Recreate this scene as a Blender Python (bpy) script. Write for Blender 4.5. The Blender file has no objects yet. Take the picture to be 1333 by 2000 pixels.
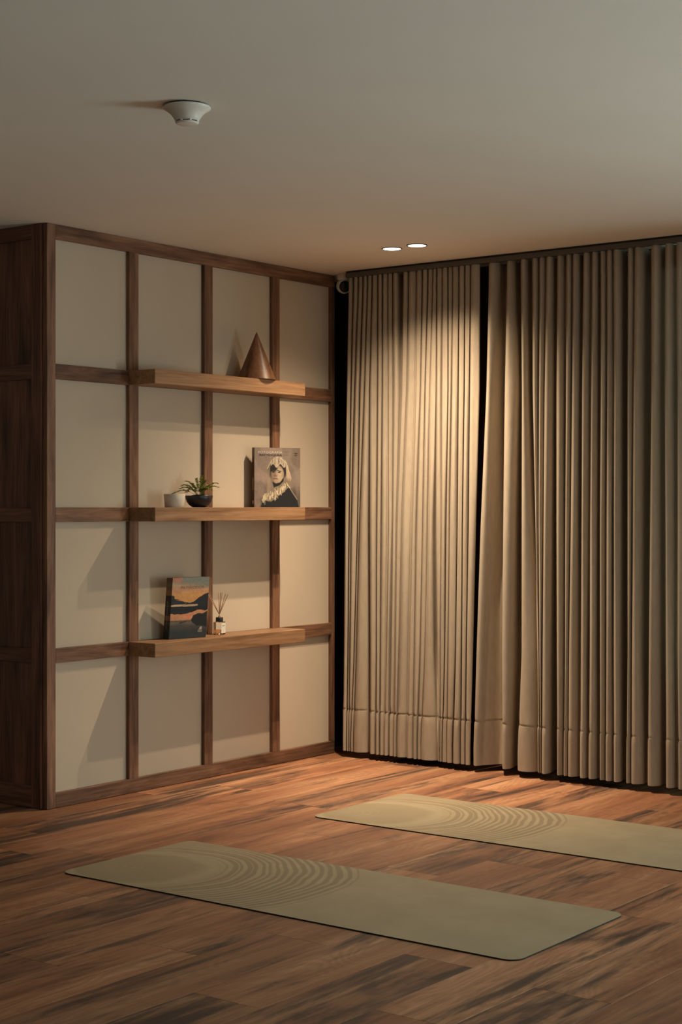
import bpy, bmesh, math, random
import numpy as np
from mathutils import Matrix, Vector
random.seed(7)
rng = np.random.default_rng(7)
S = bpy.context.scene
COL = S.collection

# ------------------------------------------------------------------ camera
FPX, CXP, CYP, EYE = 3170.0, 666.5, 988.0, 1.267
YAW = math.atan2(3080 - CXP, FPX)
CAM = np.array([4.0 * EYE, -5.193 * EYE, EYE])
cam_d = bpy.data.cameras.new('camera')
cam = bpy.data.objects.new('camera', cam_d); COL.objects.link(cam)
cam.location = CAM; cam.rotation_euler = (math.pi / 2, 0, YAW)
cam_d.sensor_fit = 'HORIZONTAL'; cam_d.sensor_width = 36.0
cam_d.lens = FPX / 1333 * 36.0
cam_d.shift_y = -(1000 - CYP) / 1333
cam_d.clip_start = 0.05; cam_d.clip_end = 100
S.camera = cam

# ------------------------------------------------------------------ world, daylight, exposure
H = 2.447                                   # ceiling height
W = bpy.data.worlds.new('world'); S.world = W; W.use_nodes = True
W.node_tree.nodes['Background'].inputs[0].default_value = (0.62, 0.80, 0.86, 1)
W.node_tree.nodes['Background'].inputs[1].default_value = 0.5

def area(name, loc, rot, sx, sy, power, col):
    l = bpy.data.lights.new(name, 'AREA'); l.shape = 'RECTANGLE'; l.size = sx; l.size_y = sy
    l.energy = power; l.color = col
    o = bpy.data.objects.new(name, l); COL.objects.link(o); o.location = loc; o.rotation_euler = rot
    return o
# daylight through the uncurtained window beside the curtains, and through the curtained one
area('daylight_open_window', (5.55, 0.17, 0.92), (-math.pi / 2, 0, 0), 1.8, 1.4, 158, (0.79, 0.99, 0.99))
area('daylight_side_window', (6.95, -4.2, 1.25), (0, math.pi / 2, 0), 2.0, 2.4, 20, (0.79, 0.98, 0.98))
area('daylight_curtained_window', (2.7, 0.17, 1.45), (-math.pi / 2, 0, 0), 1.9, 1.8, 9, (0.62, 0.95, 0.92))

vs = S.view_settings
S.display_settings.display_device = 'sRGB'
vs.view_transform = 'Standard'; vs.look = 'None'; vs.gamma = 1.0; vs.use_curve_mapping = False
vs.exposure = 0.0
LAMP_POWER = 252.0
LAMP_COL = (1.0, 0.79, 0.55)

# ------------------------------------------------------------------ picture pixel -> point on a plane of the room
_s, _c = math.sin(YAW), math.cos(YAW)
def pl(px, py, ax, v):
    r0 = (px - CXP) / FPX
    d = np.array([r0 * _c - _s, r0 * _s + _c, -(py - CYP) / FPX])
    t = (v - CAM[ax]) / d[ax]
    return CAM + t * d

# ------------------------------------------------------------------ object helpers
def tag(o, label=None, cat=None, group=None, kind=None):
    if label: o['label'] = label
    if cat: o['category'] = cat
    if group: o['group'] = group
    if kind: o['kind'] = kind
    return o
def link(name, me, mat=None, parent=None):
    o = bpy.data.objects.new(name, me); COL.objects.link(o)
    if mat is not None and me is not None and len(me.materials) == 0: me.materials.append(mat)
    if parent is not None: o.parent = parent
    return o
def empty(name, loc=(0, 0, 0), rz=0.0):
    o = bpy.data.objects.new(name, None); COL.objects.link(o)
    o.location = loc; o.rotation_euler = (0, 0, rz); o.empty_display_size = 0.05
    return o
def to_mesh(bm, name, smooth=False):
    bmesh.ops.recalc_face_normals(bm, faces=bm.faces[:])
    me = bpy.data.meshes.new(name); bm.to_mesh(me); bm.free()
    if smooth:
        for p in me.polygons: p.use_smooth = True
    return me
def bm_box(bm, x0, x1, y0, y1, z0, z1, bev=0.0):
    vs_ = [bm.verts.new(p) for p in ((x0,y0,z0),(x1,y0,z0),(x1,y1,z0),(x0,y1,z0),(x0,y0,z1),(x1,y0,z1),(x1,y1,z1),(x0,y1,z1))]
    fs = [bm.faces.new([vs_[i] for i in q]) for q in ((0,3,2,1),(4,5,6,7),(0,1,5,4),(1,2,6,5),(2,3,7,6),(3,0,4,7))]
    if bev > 0:
        es = list({e for f in fs for e in f.edges})
        bmesh.ops.bevel(bm, geom=es, offset=bev, segments=1, affect='EDGES', profile=0.5)
def box_mesh(name, x0, x1, y0, y1, z0, z1, bev=0.0):
    bm = bmesh.new(); bm_box(bm, x0, x1, y0, y1, z0, z1, bev); return to_mesh(bm, name)
_cache = {}
def bar_mesh(L, Wd, T, bev=0.0012):
    k = (round(L, 4), round(Wd, 4), round(T, 4), bev)
    if k not in _cache:
        _cache[k] = box_mesh('bar', -L/2, L/2, -Wd/2, Wd/2, -T/2, T/2, bev)
    return _cache[k]
AX = {'x': Vector((1,0,0)), 'y': Vector((0,1,0)), 'z': Vector((0,0,1))}
def piece(name, x0, x1, y0, y1, z0, z1, grain, mat, parent, bev=0.0012):
    """a bar whose own local X runs along the grain; so one wood material suits all"""
    d = {'x': x1-x0, 'y': y1-y0, 'z': z1-z0}
    others = [a for a in 'xyz' if a != grain]
    others.sort(key=lambda a: -d[a])
    key = (round(d[grain],4), round(d[others[0]],4), round(d[others[1]],4), bev, mat.name)
    if key not in _cache:
        me = box_mesh(name, -d[grain]/2, d[grain]/2, -d[others[0]]/2, d[others[0]]/2, -d[others[1]]/2, d[others[1]]/2, bev)
        me.materials.append(mat); _cache[key] = me
    o = link(name, _cache[key], None, parent)
    X, Y = AX[grain], AX[others[0]]; Z = X.cross(Y)
    M = Matrix((X, Y, Z)).transposed().to_4x4()
    M.translation = Vector(((x0+x1)/2, (y0+y1)/2, (z0+z1)/2))
    o.matrix_basis = M
    return o
def lathe(name, prof, seg=40, smooth=True, close_top=False, close_bot=False):
    bm = bmesh.new(); rings = []
    for r, z in prof:
        if r < 1e-6: rings.append([bm.verts.new((0,0,z))])
        else: rings.append([bm.verts.new((r*math.cos(2*math.pi*i/seg), r*math.sin(2*math.pi*i/seg), z)) for i in range(seg)])
    for a, b in zip(rings, rings[1:]):
        for i in range(seg):
            j = (i+1) % seg
            if len(a) == 1 and len(b) == 1: continue
            if len(a) == 1: bm.faces.new((a[0], b[i], b[j]))
            elif len(b) == 1: bm.faces.new((a[i], a[j], b[0]))
            else: bm.faces.new((a[i], a[j], b[j], b[i]))
    return to_mesh(bm, name, smooth)
def auto_smooth(o, deg=35):
    for p in o.data.polygons: p.use_smooth = True
    try: o.data.set_sharp_from_angle(angle=math.radians(deg))
    except Exception: pass
    return o
def tube(bm, pts, rad, seg=6):
    pts = [Vector(p) for p in pts]; rings = []
    for i, p in enumerate(pts):
        t = (pts[min(i+1, len(pts)-1)] - pts[max(i-1, 0)]).normalized()
        a = t.orthogonal().normalized(); b = t.cross(a)
        r = rad[i] if isinstance(rad, (list, tuple)) else rad
        rings.append([bm.verts.new(p + a*r*math.cos(2*math.pi*k/seg) + b*r*math.sin(2*math.pi*k/seg)) for k in range(seg)])
    for A, B in zip(rings, rings[1:]):
        for k in range(seg): bm.faces.new((A[k], A[(k+1)%seg], B[(k+1)%seg], B[k]))
    bm.faces.new(rings[0][::-1]); bm.faces.new(rings[-1])

# ------------------------------------------------------------------ materials
def lin(r, g, b):
    f = lambda v: (v/255/12.92) if v/255 <= 0.04045 else ((v/255+0.055)/1.055)**2.4
    return (f(r), f(g), f(b), 1.0)
def new_mat(name):
    m = bpy.data.materials.new(name); m.use_nodes = True
    nt = m.node_tree; return m, nt, nt.nodes['Principled BSDF']
def N(nt, t, **kw):
    n = nt.nodes.new(t)
    for k, v in kw.items(): setattr(n, k, v)
    return n
def L(nt, a, b): nt.links.new(a, b)
def ramp(nt, fac, stops):
    r = N(nt, 'ShaderNodeValToRGB'); e = r.color_ramp.elements
    while len(e) < len(stops): e.new(0.5)
    for i, (p, c) in enumerate(stops): e[i].position = p; e[i].color = c
    L(nt, fac, r.inputs[0]); return r.outputs[0]
def mixc(nt, fac, a, b, mode='MIX'):
    m = N(nt, 'ShaderNodeMix', data_type='RGBA', blend_type=mode)
    if isinstance(fac, (int, float)): m.inputs[0].default_value = fac
    else: L(nt, fac, m.inputs[0])
    for s, v in ((6, a), (7, b)):
        if isinstance(v, tuple): m.inputs[s].default_value = v
        else: L(nt, v, m.inputs[s])
    return m.outputs[2]
def mathn(nt, op, a, b=None, c=None):
    m = N(nt, 'ShaderNodeMath', operation=op)
    for i, v in enumerate((a, b, c)):
        if v is None: continue
        if isinstance(v, (int, float)): m.inputs[i].default_value = v
        else: L(nt, v, m.inputs[i])
    return m.outputs[0]
def bump(nt, h, bsdf, strength=0.2, dist=0.002):
    b = N(nt, 'ShaderNodeBump'); b.inputs['Strength'].default_value = strength; b.inputs['Distance'].default_value = dist
    L(nt, h, b.inputs['Height']); L(nt, b.outputs[0], bsdf.inputs['Normal'])
def grain_coords(nt, sx, sy, sz):
    tc = N(nt, 'ShaderNodeTexCoord'); oi = N(nt, 'ShaderNodeObjectInfo')
    r = mathn(nt, 'MULTIPLY', oi.outputs['Random'], 37.0)
    cb = N(nt, 'ShaderNodeCombineXYZ'); L(nt, r, cb.inputs[0]); L(nt, mathn(nt, 'MULTIPLY', oi.outputs['Random'], 91.0), cb.inputs[1]); L(nt, mathn(nt,'MULTIPLY',oi.outputs['Random'],53.0), cb.inputs[2])
    ad = N(nt, 'ShaderNodeVectorMath', operation='ADD'); L(nt, tc.outputs['Object'], ad.inputs[0]); L(nt, cb.outputs[0], ad.inputs[1])
    mp = N(nt, 'ShaderNodeMapping'); mp.inputs['Scale'].default_value = (sx, sy, sz); L(nt, ad.outputs[0], mp.inputs[0])
    return mp.outputs[0], oi.outputs['Random'], ad.outputs[0]
def noise(nt, vec, scale, detail=4, rough=0.55, dist=0.0):
    n = N(nt, 'ShaderNodeTexNoise'); n.inputs['Scale'].default_value = scale; n.inputs['Detail'].default_value = detail
    n.inputs['Roughness'].default_value = rough; n.inputs['Distortion'].default_value = dist
    if vec is not None: L(nt, vec, n.inputs['Vector'])
    return n.outputs[0]
def scaled(nt, vec, s):
    mp = N(nt, 'ShaderNodeMapping'); mp.inputs['Scale'].default_value = s; L(nt, vec, mp.inputs[0]); return mp.outputs[0]

def wood(name, dark, mid, light, rough=0.5, patch=(1.2, 9, 9), fine=(4, 120, 120), spread=0.5):
    m, nt, b = new_mat(name)
    v, rnd, raw = grain_coords(nt, *patch)
    n1 = noise(nt, v, 1.0, 7, 0.62, 0.9)
    n2 = noise(nt, scaled(nt, raw, fine), 1.0, 4, 0.6, 0.2)
    f = mathn(nt, 'ADD', mathn(nt, 'MULTIPLY', n1, 1 - 0.35), mathn(nt, 'MULTIPLY', n2, 0.35))
    c = ramp(nt, f, [(0.5 - 0.26*spread, dark), (0.5, mid), (0.5 + 0.26*spread, light)])
    tint = mathn(nt, 'MULTIPLY_ADD', rnd, 0.36, 0.80)
    hs = N(nt, 'ShaderNodeHueSaturation'); L(nt, tint, hs.inputs['Value']); L(nt, c, hs.inputs['Color'])
    L(nt, hs.outputs[0], b.inputs['Base Color']); b.inputs['Roughness'].default_value = rough
    b.inputs['Specular IOR Level'].default_value = 0.3
    bump(nt, n2, b, 0.25, 0.0008)
    return m
def plain(name, col, rough=0.6, spec=0.3, nz=0.0, nscale=40, bumps=0.0, metal=0.0):
    m, nt, b = new_mat(name)
    tc = N(nt, 'ShaderNodeTexCoord'); n = noise(nt, tc.outputs['Object'], nscale, 4)
    a = tuple(max(0, c*(1-nz)) for c in col[:3]) + (1,); d = tuple(min(1, c*(1+nz)) for c in col[:3]) + (1,)
    L(nt, ramp(nt, n, [(0.3, a), (0.7, d)]), b.inputs['Base Color'])
    b.inputs['Roughness'].default_value = rough; b.inputs['Specular IOR Level'].default_value = spec; b.inputs['Metallic'].default_value = metal
    if bumps: bump(nt, n, b, bumps, 0.001)
    return m

M_GRID = wood('walnut_frame', (0.055,0.026,0.016,1), (0.165,0.080,0.045,1), (0.29,0.150,0.088,1), 0.5, patch=(2.2,16,16), spread=0.62)
M_SIDE = wood('dark_walnut_side', (0.045,0.020,0.014,1), (0.165,0.072,0.043,1), (0.28,0.13,0.078,1), 0.5, patch=(1.4,13,13), spread=0.6)
M_SHELF = wood('oak_shelf', (0.17,0.085,0.040,1), (0.27,0.145,0.072,1), (0.36,0.205,0.11,1), 0.5, patch=(1.6,22,22), fine=(5,160,160))
M_CONE = wood('turned_wood', (0.085,0.036,0.018,1), (0.155,0.070,0.034,1), (0.22,0.105,0.055,1), 0.40, patch=(3,16,16), fine=(8,120,120))
M_REED = wood('reed', (0.33,0.18,0.09,1), (0.46,0.27,0.14,1), (0.55,0.35,0.2,1), 0.6)
M_CORE = plain('dark_core', (0.035,0.016,0.010,1), 0.7, nz=0.2)
M_PANEL = plain('cream_panel', (0.52,0.425,0.325,1), 0.75, 0.15, nz=0.025, nscale=3)
M_CEIL = plain('ceiling_paint', (0.79,0.745,0.67,1), 0.9, 0.1, nz=0.02, nscale=2)
M_WALL = plain('wall_paint', (0.48,0.43,0.37,1), 0.85, 0.1, nz=0.03, nscale=2)
M_BLACK = plain('black_plastic', (0.012,0.012,0.013,1), 0.4, 0.4)
M_TRACK = plain('track_grey', (0.10,0.085,0.072,1), 0.45, 0.4)
M_WHITE = plain('white_plastic', (0.72,0.68,0.61,1), 0.32, 0.5)
M_SOIL = plain('soil', (0.020,0.013,0.009,1), 0.95, 0.1, nz=0.5, nscale=120, bumps=0.8)
M_BOWLW = plain('cream_ceramic', (0.60,0.52,0.42,1), 0.55, 0.3, nz=0.05)
M_BOWLB = plain('black_ceramic', (0.012,0.013,0.015,1), 0.38, 0.5, nz=0.3)
M_PAPER = plain('paper_block', (0.62,0.55,0.44,1), 0.8, 0.1, nz=0.08, nscale=300)
M_LABELW = plain('label_paper', (0.62,0.58,0.50,1), 0.6, 0.2)
M_FRAME = plain('window_frame_metal', (0.05,0.05,0.05,1), 0.4, 0.5)

def floor_mat():
    m, nt, b = new_mat('rustic_floor_plank')
    v, rnd, raw = grain_coords(nt, 1, 1, 1)
    stain = noise(nt, scaled(nt, raw, (0.95, 4.6, 1)), 1.0, 9, 0.66, 0.9)
    streak = noise(nt, scaled(nt, raw, (1.8, 34, 1)), 1.0, 5, 0.6, 0.3)
    warm = noise(nt, scaled(nt, raw, (0.6, 4.2, 1)), 1.3, 6, 0.6, 0.5)
    fine = noise(nt, scaled(nt, raw, (6, 190, 1)), 1.0, 4, 0.65, 0.1)
    # cathedral figure: contour lines of a stretched noise
    hill = noise(nt, scaled(nt, raw, (1.3, 5.0, 1)), 1.0, 2, 0.4, 0.2)
    fig = mathn(nt, 'MULTIPLY_ADD', mathn(nt, 'SINE', mathn(nt, 'MULTIPLY', hill, 170.0)), 0.5, 0.5)
    base = ramp(nt, warm, [(0.30, (0.175,0.064,0.030,1)), (0.46, (0.295,0.128,0.061,1)), (0.68, (0.44,0.230,0.120,1))])
    hs = N(nt, 'ShaderNodeHueSaturation'); L(nt, mathn(nt, 'MULTIPLY_ADD', rnd, 0.45, 0.82), hs.inputs['Value']); L(nt, base, hs.inputs['Color'])
    c1 = mixc(nt, mathn(nt, 'MULTIPLY', fig, mathn(nt, 'MULTIPLY', warm, 0.38)), hs.outputs[0], (0.115,0.045,0.024,1))
    sf = mathn(nt, 'ADD', stain, mathn(nt, 'MULTIPLY_ADD', streak, 0.34, -0.17))
    rnd2 = mathn(nt, 'FRACT', mathn(nt, 'MULTIPLY', rnd, 17.3))
    lo = mathn(nt, 'MULTIPLY_ADD', rnd2, 0.16, 0.315)
    sm = N(nt, 'ShaderNodeMapRange', interpolation_type='SMOOTHSTEP'); L(nt, sf, sm.inputs[0])
    L(nt, mathn(nt, 'SUBTRACT', lo, 0.08), sm.inputs[1]); L(nt, mathn(nt, 'ADD', lo, 0.12), sm.inputs[2])
    sm.inputs[3].default_value = 0.90; sm.inputs[4].default_value = 0.0
    c2 = mixc(nt, sm.outputs[0], c1, (0.036,0.022,0.018,1))
    fr = ramp(nt, mathn(nt, 'ADD', mathn(nt, 'MULTIPLY', fine, 0.5), mathn(nt, 'MULTIPLY', streak, 0.5)), [(0.30, (0.60,0.57,0.55,1)), (0.62, (1.12,1.12,1.12,1))])
    c3 = mixc(nt, 1.0, c2, fr, 'MULTIPLY')
    L(nt, c3, b.inputs['Base Color'])
    rr = N(nt, 'ShaderNodeMapRange'); L(nt, fine, rr.inputs[0]); rr.inputs[3].default_value = 0.5; rr.inputs[4].default_value = 0.66
    L(nt, rr.outputs[0], b.inputs['Roughness']); b.inputs['Specular IOR Level'].default_value = 0.35
    bump(nt, fine, b, 0.25, 0.0006)
    return m
M_FLOOR = floor_mat()

def curtain_mat():
    m, nt, b = new_mat('taupe_curtain')
    tc = N(nt, 'ShaderNodeTexCoord')
    slub = noise(nt, scaled(nt, tc.outputs['Object'], (60, 60, 14)), 1.0, 4, 0.6)
    weave = noise(nt, scaled(nt, tc.outputs['Object'], (900, 900, 900)), 1.0, 2)
    col = ramp(nt, slub, [(0.25, (0.375,0.303,0.226,1)), (0.75, (0.445,0.365,0.277,1))])
    b.inputs['Roughness'].default_value = 0.85; b.inputs['Specular IOR Level'].default_value = 0.15
    b.inputs['Sheen Weight'].default_value = 0.08; b.inputs['Sheen Roughness'].default_value = 0.5
    L(nt, col, b.inputs['Base Color']); bump(nt, weave, b, 0.25, 0.0006)
    tr = N(nt, 'ShaderNodeBsdfTranslucent'); L(nt, col, tr.inputs[0])
    mx = N(nt, 'ShaderNodeMixShader'); mx.inputs[0].default_value = 0.07
    L(nt, b.outputs[0], mx.inputs[1]); L(nt, tr.outputs[0], mx.inputs[2])
    L(nt, mx.outputs[0], nt.nodes['Material Output'].inputs[0])
    return m
M_CURTAIN = curtain_mat()

def mat_mat():
    """olive rubber with a growth-ring print at one end (object X from that end, Y across)"""
    m, nt, b = new_mat('olive_mat_rubber')
    tc = N(nt, 'ShaderNodeTexCoord'); P = tc.outputs['Object']
    wob = N(nt, 'ShaderNodeTexNoise'); wob.inputs['Scale'].default_value = 3.2; wob.inputs['Detail'].default_value = 2; L(nt, P, wob.inputs['Vector'])
    sub = N(nt, 'ShaderNodeVectorMath', operation='SUBTRACT'); L(nt, wob.outputs['Color'], sub.inputs[0]); sub.inputs[1].default_value = (0.5,0.5,0.5)
    scl = N(nt, 'ShaderNodeVectorMath', operation='SCALE'); L(nt, sub.outputs[0], scl.inputs[0]); scl.inputs['Scale'].default_value = 0.075
    ad = N(nt, 'ShaderNodeVectorMath', operation='ADD'); L(nt, P, ad.inputs[0]); L(nt, scl.outputs[0], ad.inputs[1])
    # large rings centred off the corner
    def dist(cx, cy, kx, ky):
        s2 = N(nt, 'ShaderNodeVectorMath', operation='SUBTRACT'); L(nt, ad.outputs[0], s2.inputs[0]); s2.inputs[1].default_value = (cx, cy, 0)
        m2 = N(nt, 'ShaderNodeVectorMath', operation='MULTIPLY'); L(nt, s2.outputs[0], m2.inputs[0]); m2.inputs[1].default_value = (kx, ky, 0)
        ln = N(nt, 'ShaderNodeVectorMath', operation='LENGTH'); L(nt, m2.outputs[0], ln.inputs[0]); return ln.outputs['Value']
    # eccentric growth rings: circles of radius r about C0 + K r D; solve for r
    K = 0.53; D = (0.935, 0.355, 0); C0 = (0.07, 0.165, 0)
    qv = N(nt, 'ShaderNodeVectorMath', operation='SUBTRACT'); L(nt, ad.outputs[0], qv.inputs[0]); qv.inputs[1].default_value = C0
    fl = N(nt, 'ShaderNodeVectorMath', operation='MULTIPLY'); L(nt, qv.outputs[0], fl.inputs[0]); fl.inputs[1].default_value = (1, 1, 0)
    dt = N(nt, 'ShaderNodeVectorMath', operation='DOT_PRODUCT'); L(nt, fl.outputs[0], dt.inputs[0]); dt.inputs[1].default_value = D
    q2 = N(nt, 'ShaderNodeVectorMath', operation='DOT_PRODUCT'); L(nt, fl.outputs[0], q2.inputs[0]); L(nt, fl.outputs[0], q2.inputs[1])
    kd = mathn(nt, 'MULTIPLY', dt.outputs['Value'], K)
    root = mathn(nt, 'SQRT', mathn(nt, 'ADD', mathn(nt, 'MULTIPLY', kd, kd), mathn(nt, 'MULTIPLY', q2.outputs['Value'], 1-K*K)))
    r = mathn(nt, 'DIVIDE', mathn(nt, 'SUBTRACT', root, kd), 1-K*K)
    def step(x, a_, b_, lo=0.0, hi=1.0):
        n_ = N(nt, 'ShaderNodeMapRange', interpolation_type='SMOOTHSTEP'); L(nt, x, n_.inputs[0])
        for i_, v_ in ((1, a_), (2, b_), (3, lo), (4, hi)): n_.inputs[i_].default_value = v_
        return n_.outputs[0]
    rn = N(nt, 'ShaderNodeTexNoise', noise_dimensions='1D'); rn.inputs['Scale'].default_value = 46.0; rn.inputs['Detail'].default_value = 2; L(nt, r, rn.inputs['W'])
    lines = mathn(nt, 'ADD', mathn(nt, 'SINE', mathn(nt, 'MULTIPLY', r, 330.0)), mathn(nt, 'MULTIPLY_ADD', rn.outputs[0], 4.0, -2.0))
    band = step(lines, -0.55, 0.35)
    inside = step(r, 0.575, 0.585, 1.0, 0.0)
    zone = step(r, 0.235, 0.30)
    fac = mathn(nt, 'MULTIPLY', mathn(nt, 'MULTIPLY', band, inside), zone)
    tiny = mathn(nt, 'MULTIPLY', step(mathn(nt, 'SINE', mathn(nt, 'MULTIPLY', r, 330.0)), 0.1, 0.9), step(r, 0.05, 0.14, 1.0, 0.0))
    edge = mathn(nt, 'MULTIPLY', step(r, 0.225, 0.24), step(r, 0.25, 0.265, 1.0, 0.0))
    mott = noise(nt, P, 6, 5, 0.6)
    base = ramp(nt, mott, [(0.3, (0.305,0.240,0.150,1)), (0.7, (0.350,0.282,0.182,1))])
    core = mixc(nt, mathn(nt, 'MULTIPLY', step(r, 0.20, 0.24, 1.0, 0.0), 0.45), base, (0.195,0.150,0.088,1))
    c1 = mixc(nt, mathn(nt, 'MULTIPLY', fac, 0.62), core, (0.172,0.130,0.073,1))
    c2 = mixc(nt, mathn(nt, 'MULTIPLY', mathn(nt, 'ADD', tiny, edge), 0.30), c1, (0.33,0.275,0.18,1))
    L(nt, c2, b.inputs['Base Color']); b.inputs['Roughness'].default_value = 0.6; b.inputs['Specular IOR Level'].default_value = 0.25
    fn = noise(nt, P, 400, 2); bump(nt, fn, b, 0.15, 0.0005)
    return m
M_MAT = mat_mat()
M_MATEDGE = plain('mat_underside', (0.02,0.018,0.014,1), 0.8, 0.2)

def emit_mat(name, col, st):
    m, nt, b = new_mat(name); b.inputs['Base Color'].default_value = (0.8,0.8,0.8,1)
    b.inputs['Emission Color'].default_value = col; b.inputs['Emission Strength'].default_value = st; return m
M_LENS = emit_mat('lamp_lens', (1.0, 0.93, 0.82, 1), 2.2)
def glass(name, col=(0.95,0.95,0.93,1), rough=0.0, ior=1.45):
    m, nt, b = new_mat(name); b.inputs['Base Color'].default_value = col; b.inputs['Transmission Weight'].default_value = 1.0
    b.inputs['Roughness'].default_value = rough; b.inputs['IOR'].default_value = ior; return m
M_GLASS = glass('clear_glass'); M_OIL = glass('amber_oil', (0.80,0.46,0.24,1), 0.0, 1.4)
M_PANE = glass('window_pane')
def attr_mat(name, rough=0.45):
    m, nt, b = new_mat(name); a = N(nt, 'ShaderNodeVertexColor', layer_name='print')
    L(nt, a.outputs[0], b.inputs['Base Color']); b.inputs['Roughness'].default_value = rough; b.inputs['Specular IOR Level'].default_value = 0.35
    return m
M_PRINT = attr_mat('printed_cover')

# ------------------------------------------------------------------ room shell
XL, XR, YF, YB = -1.25, 7.0, -9.0, 0.22
floor = tag(link('floor', box_mesh('floor', XL-0.1, XR+0.1, YF-0.1, YB+0.15, -0.12, -0.009), M_CORE), kind='structure')
PW, PL_, PX0 = 0.2285, 1.231, 1.744
known = {0: -3.184, 1: -2.88, -1: -3.497, 5: -2.876, -6: -2.57, -3: -1.66, 2: -2.219}
plank_me = {}
def plank(x0, y0, y1):
    Ln = y1 - y0 - 0.0006; key = round(Ln, 3)
    if key not in plank_me:
        bm = bmesh.new(); bm_box(bm, -Ln/2, Ln/2, -PW/2+0.0003, PW/2-0.0003, -0.009, 0.0, 0.0007)
        plank_me[key] = to_mesh(bm, 'plank'); plank_me[key].materials.append(M_FLOOR)
    o = link('plank', plank_me[key], None, floor)
    o.location = (x0+PW/2, (y0+y1)/2, 0); o.rotation_euler = (0, 0, math.pi/2 if random.random() < 0.5 else -math.pi/2)
i0 = int(math.floor((XL - PX0)/PW)) + 1; i1 = int(math.ceil((XR - PX0)/PW)) - 1
for i in range(i0, i1):
    x0 = PX0 + i*PW
    e = known.get(i, -3.0 + random.random()*PL_)
    while e > YF: e -= PL_
    y = YF
    ends = []
    k = e + PL_
    while k < YB - 0.02: ends.append(k); k += PL_
    pts = [YF] + ends + [YB]
    for a, b_ in zip(pts, pts[1:]):
        if b_ - a > 0.01: plank(x0, a, b_)

ceiling = tag(link('ceiling', box_mesh('ceiling', XL-0.1, XR+0.1, YF-0.1, YB+0.15, H, H+0.12), M_CEIL), kind='structure')
bm = bmesh.new()
for y0, y1, z0, z1 in ((YF-0.1, -5.5, -0.009, H), (-5.5, -2.9, 2.3, H), (-5.5, -2.9, -0.009, 0.15), (-2.9, YB+0.15, -0.009, H)):
    bm_box(bm, XR, XR+0.12, y0, y1, z0, z1)
tag(link('wall_right', to_mesh(bm, 'wall_right'), M_WALL), kind='structure')
tag(link('wall_front', box_mesh('wall_front', XL-0.1, XR, YF-0.1, YF, -0.009, H), M_WALL), kind='structure')
bm = bmesh.new()
for x0, x1, z0, z1 in ((XL-0.1, 1.7, -0.009, H), (1.7, 3.7, 2.38, H), (1.7, 3.7, -0.009, 0.5), (3.7, 4.6, -0.009, H), (4.6, 6.5, 1.75, H), (4.6, 6.5, -0.009, 0.15), (6.5, XR, -0.009, H)):
    bm_box(bm, x0, x1, YB, YB+0.12, z0, z1)
tag(link('wall_back', to_mesh(bm, 'wall_back'), M_CORE), kind='structure')
def window(name, x0, x1, z0, z1, at=None, rz=0.0):
    e = tag(empty(name, at or ((x0+x1)/2, YB+0.06, z0), rz), kind='structure')
    bm = bmesh.new(); w = (x1-x0)/2; h = z1-z0; t = 0.05
    bm_box(bm, -w, w, -0.03, 0.03, 0, t); bm_box(bm, -w, w, -0.03, 0.03, h-t, h)
    bm_box(bm, -w, -w+t, -0.03, 0.03, t, h-t); bm_box(bm, w-t, w, -0.03, 0.03, t, h-t); bm_box(bm, -t/2, t/2, -0.03, 0.03, t, h-t)
    link('window_frame', to_mesh(bm, 'window_frame'), M_FRAME, e)
    for s in (-1, 1):
        a, b_ = (-w+t, -t/2) if s < 0 else (t/2, w-t)
        link('pane', box_mesh('pane', a, b_, -0.003, 0.003, t, h-t), M_PANE, e)
window('window_1', 1.7, 3.7, 0.5, 2.38)
window('window_2', 4.6, 6.5, 0.15, 1.75)
window('window_3', -5.5, -2.9, 0.15, 2.3, (XR+0.06, -4.2, 0.15), math.pi/2)

# the gridded partition on the left
Y0, Y1 = -1.945, 0.024
core = tag(link('wall_left', box_mesh('wall_left', XL, -0.036, Y0+0.012, Y1-0.004, -0.009, H-0.001), M_CORE), kind='structure')
tag(link('wall_side', box_mesh('wall_side', XL-0.1, XL, YF, YB, -0.009, H), M_WALL), kind='structure')
stile_y = [(-1.945, -1.896), (-1.461, -1.403), (-0.969, -0.912), (-0.474, -0.419), (-0.003, 0.024)]
rail_z = [(0.002, 0.063), (0.608, 0.669), (1.199, 1.260), (1.799, 1.862), (2.386, H-0.001)]
XF, XP = 0.0, -0.020
for k, (a, b_) in enumerate(stile_y):
    if k in (0, 4): piece('stile', XF-0.026 if k == 0 else XF-0.03, XF, a, b_, rail_z[0][1] if k == 4 else 0.002, rail_z[4][0] if k == 4 else H-0.001, 'z', M_GRID, core)
    else: piece('stile', XF-0.03, XF, a, b_, rail_z[0][1], rail_z[4][0], 'z', M_GRID, core)
piece('rail', XF-0.03, XF, stile_y[0][1], Y1, *rail_z[0], 'y', M_GRID, core)
piece('rail', XF-0.03, XF, stile_y[0][1], Y1, *rail_z[4], 'y', M_GRID, core)
for z0, z1 in rail_z[1:4]:
    for k in range(4):
        piece('rail', XF-0.03, XF, stile_y[k][1], stile_y[k+1][0], z0, z1, 'y', M_GRID, core)
for k in range(4):
    for r in range(4):
        o = piece('panel', XP-0.014, XP, stile_y[k][1]-0.004, stile_y[k+1][0]+0.004, rail_z[r][1]-0.004, rail_z[r+1][0]+0.004, 'z', M_PANEL, core, bev=0.0)
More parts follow.
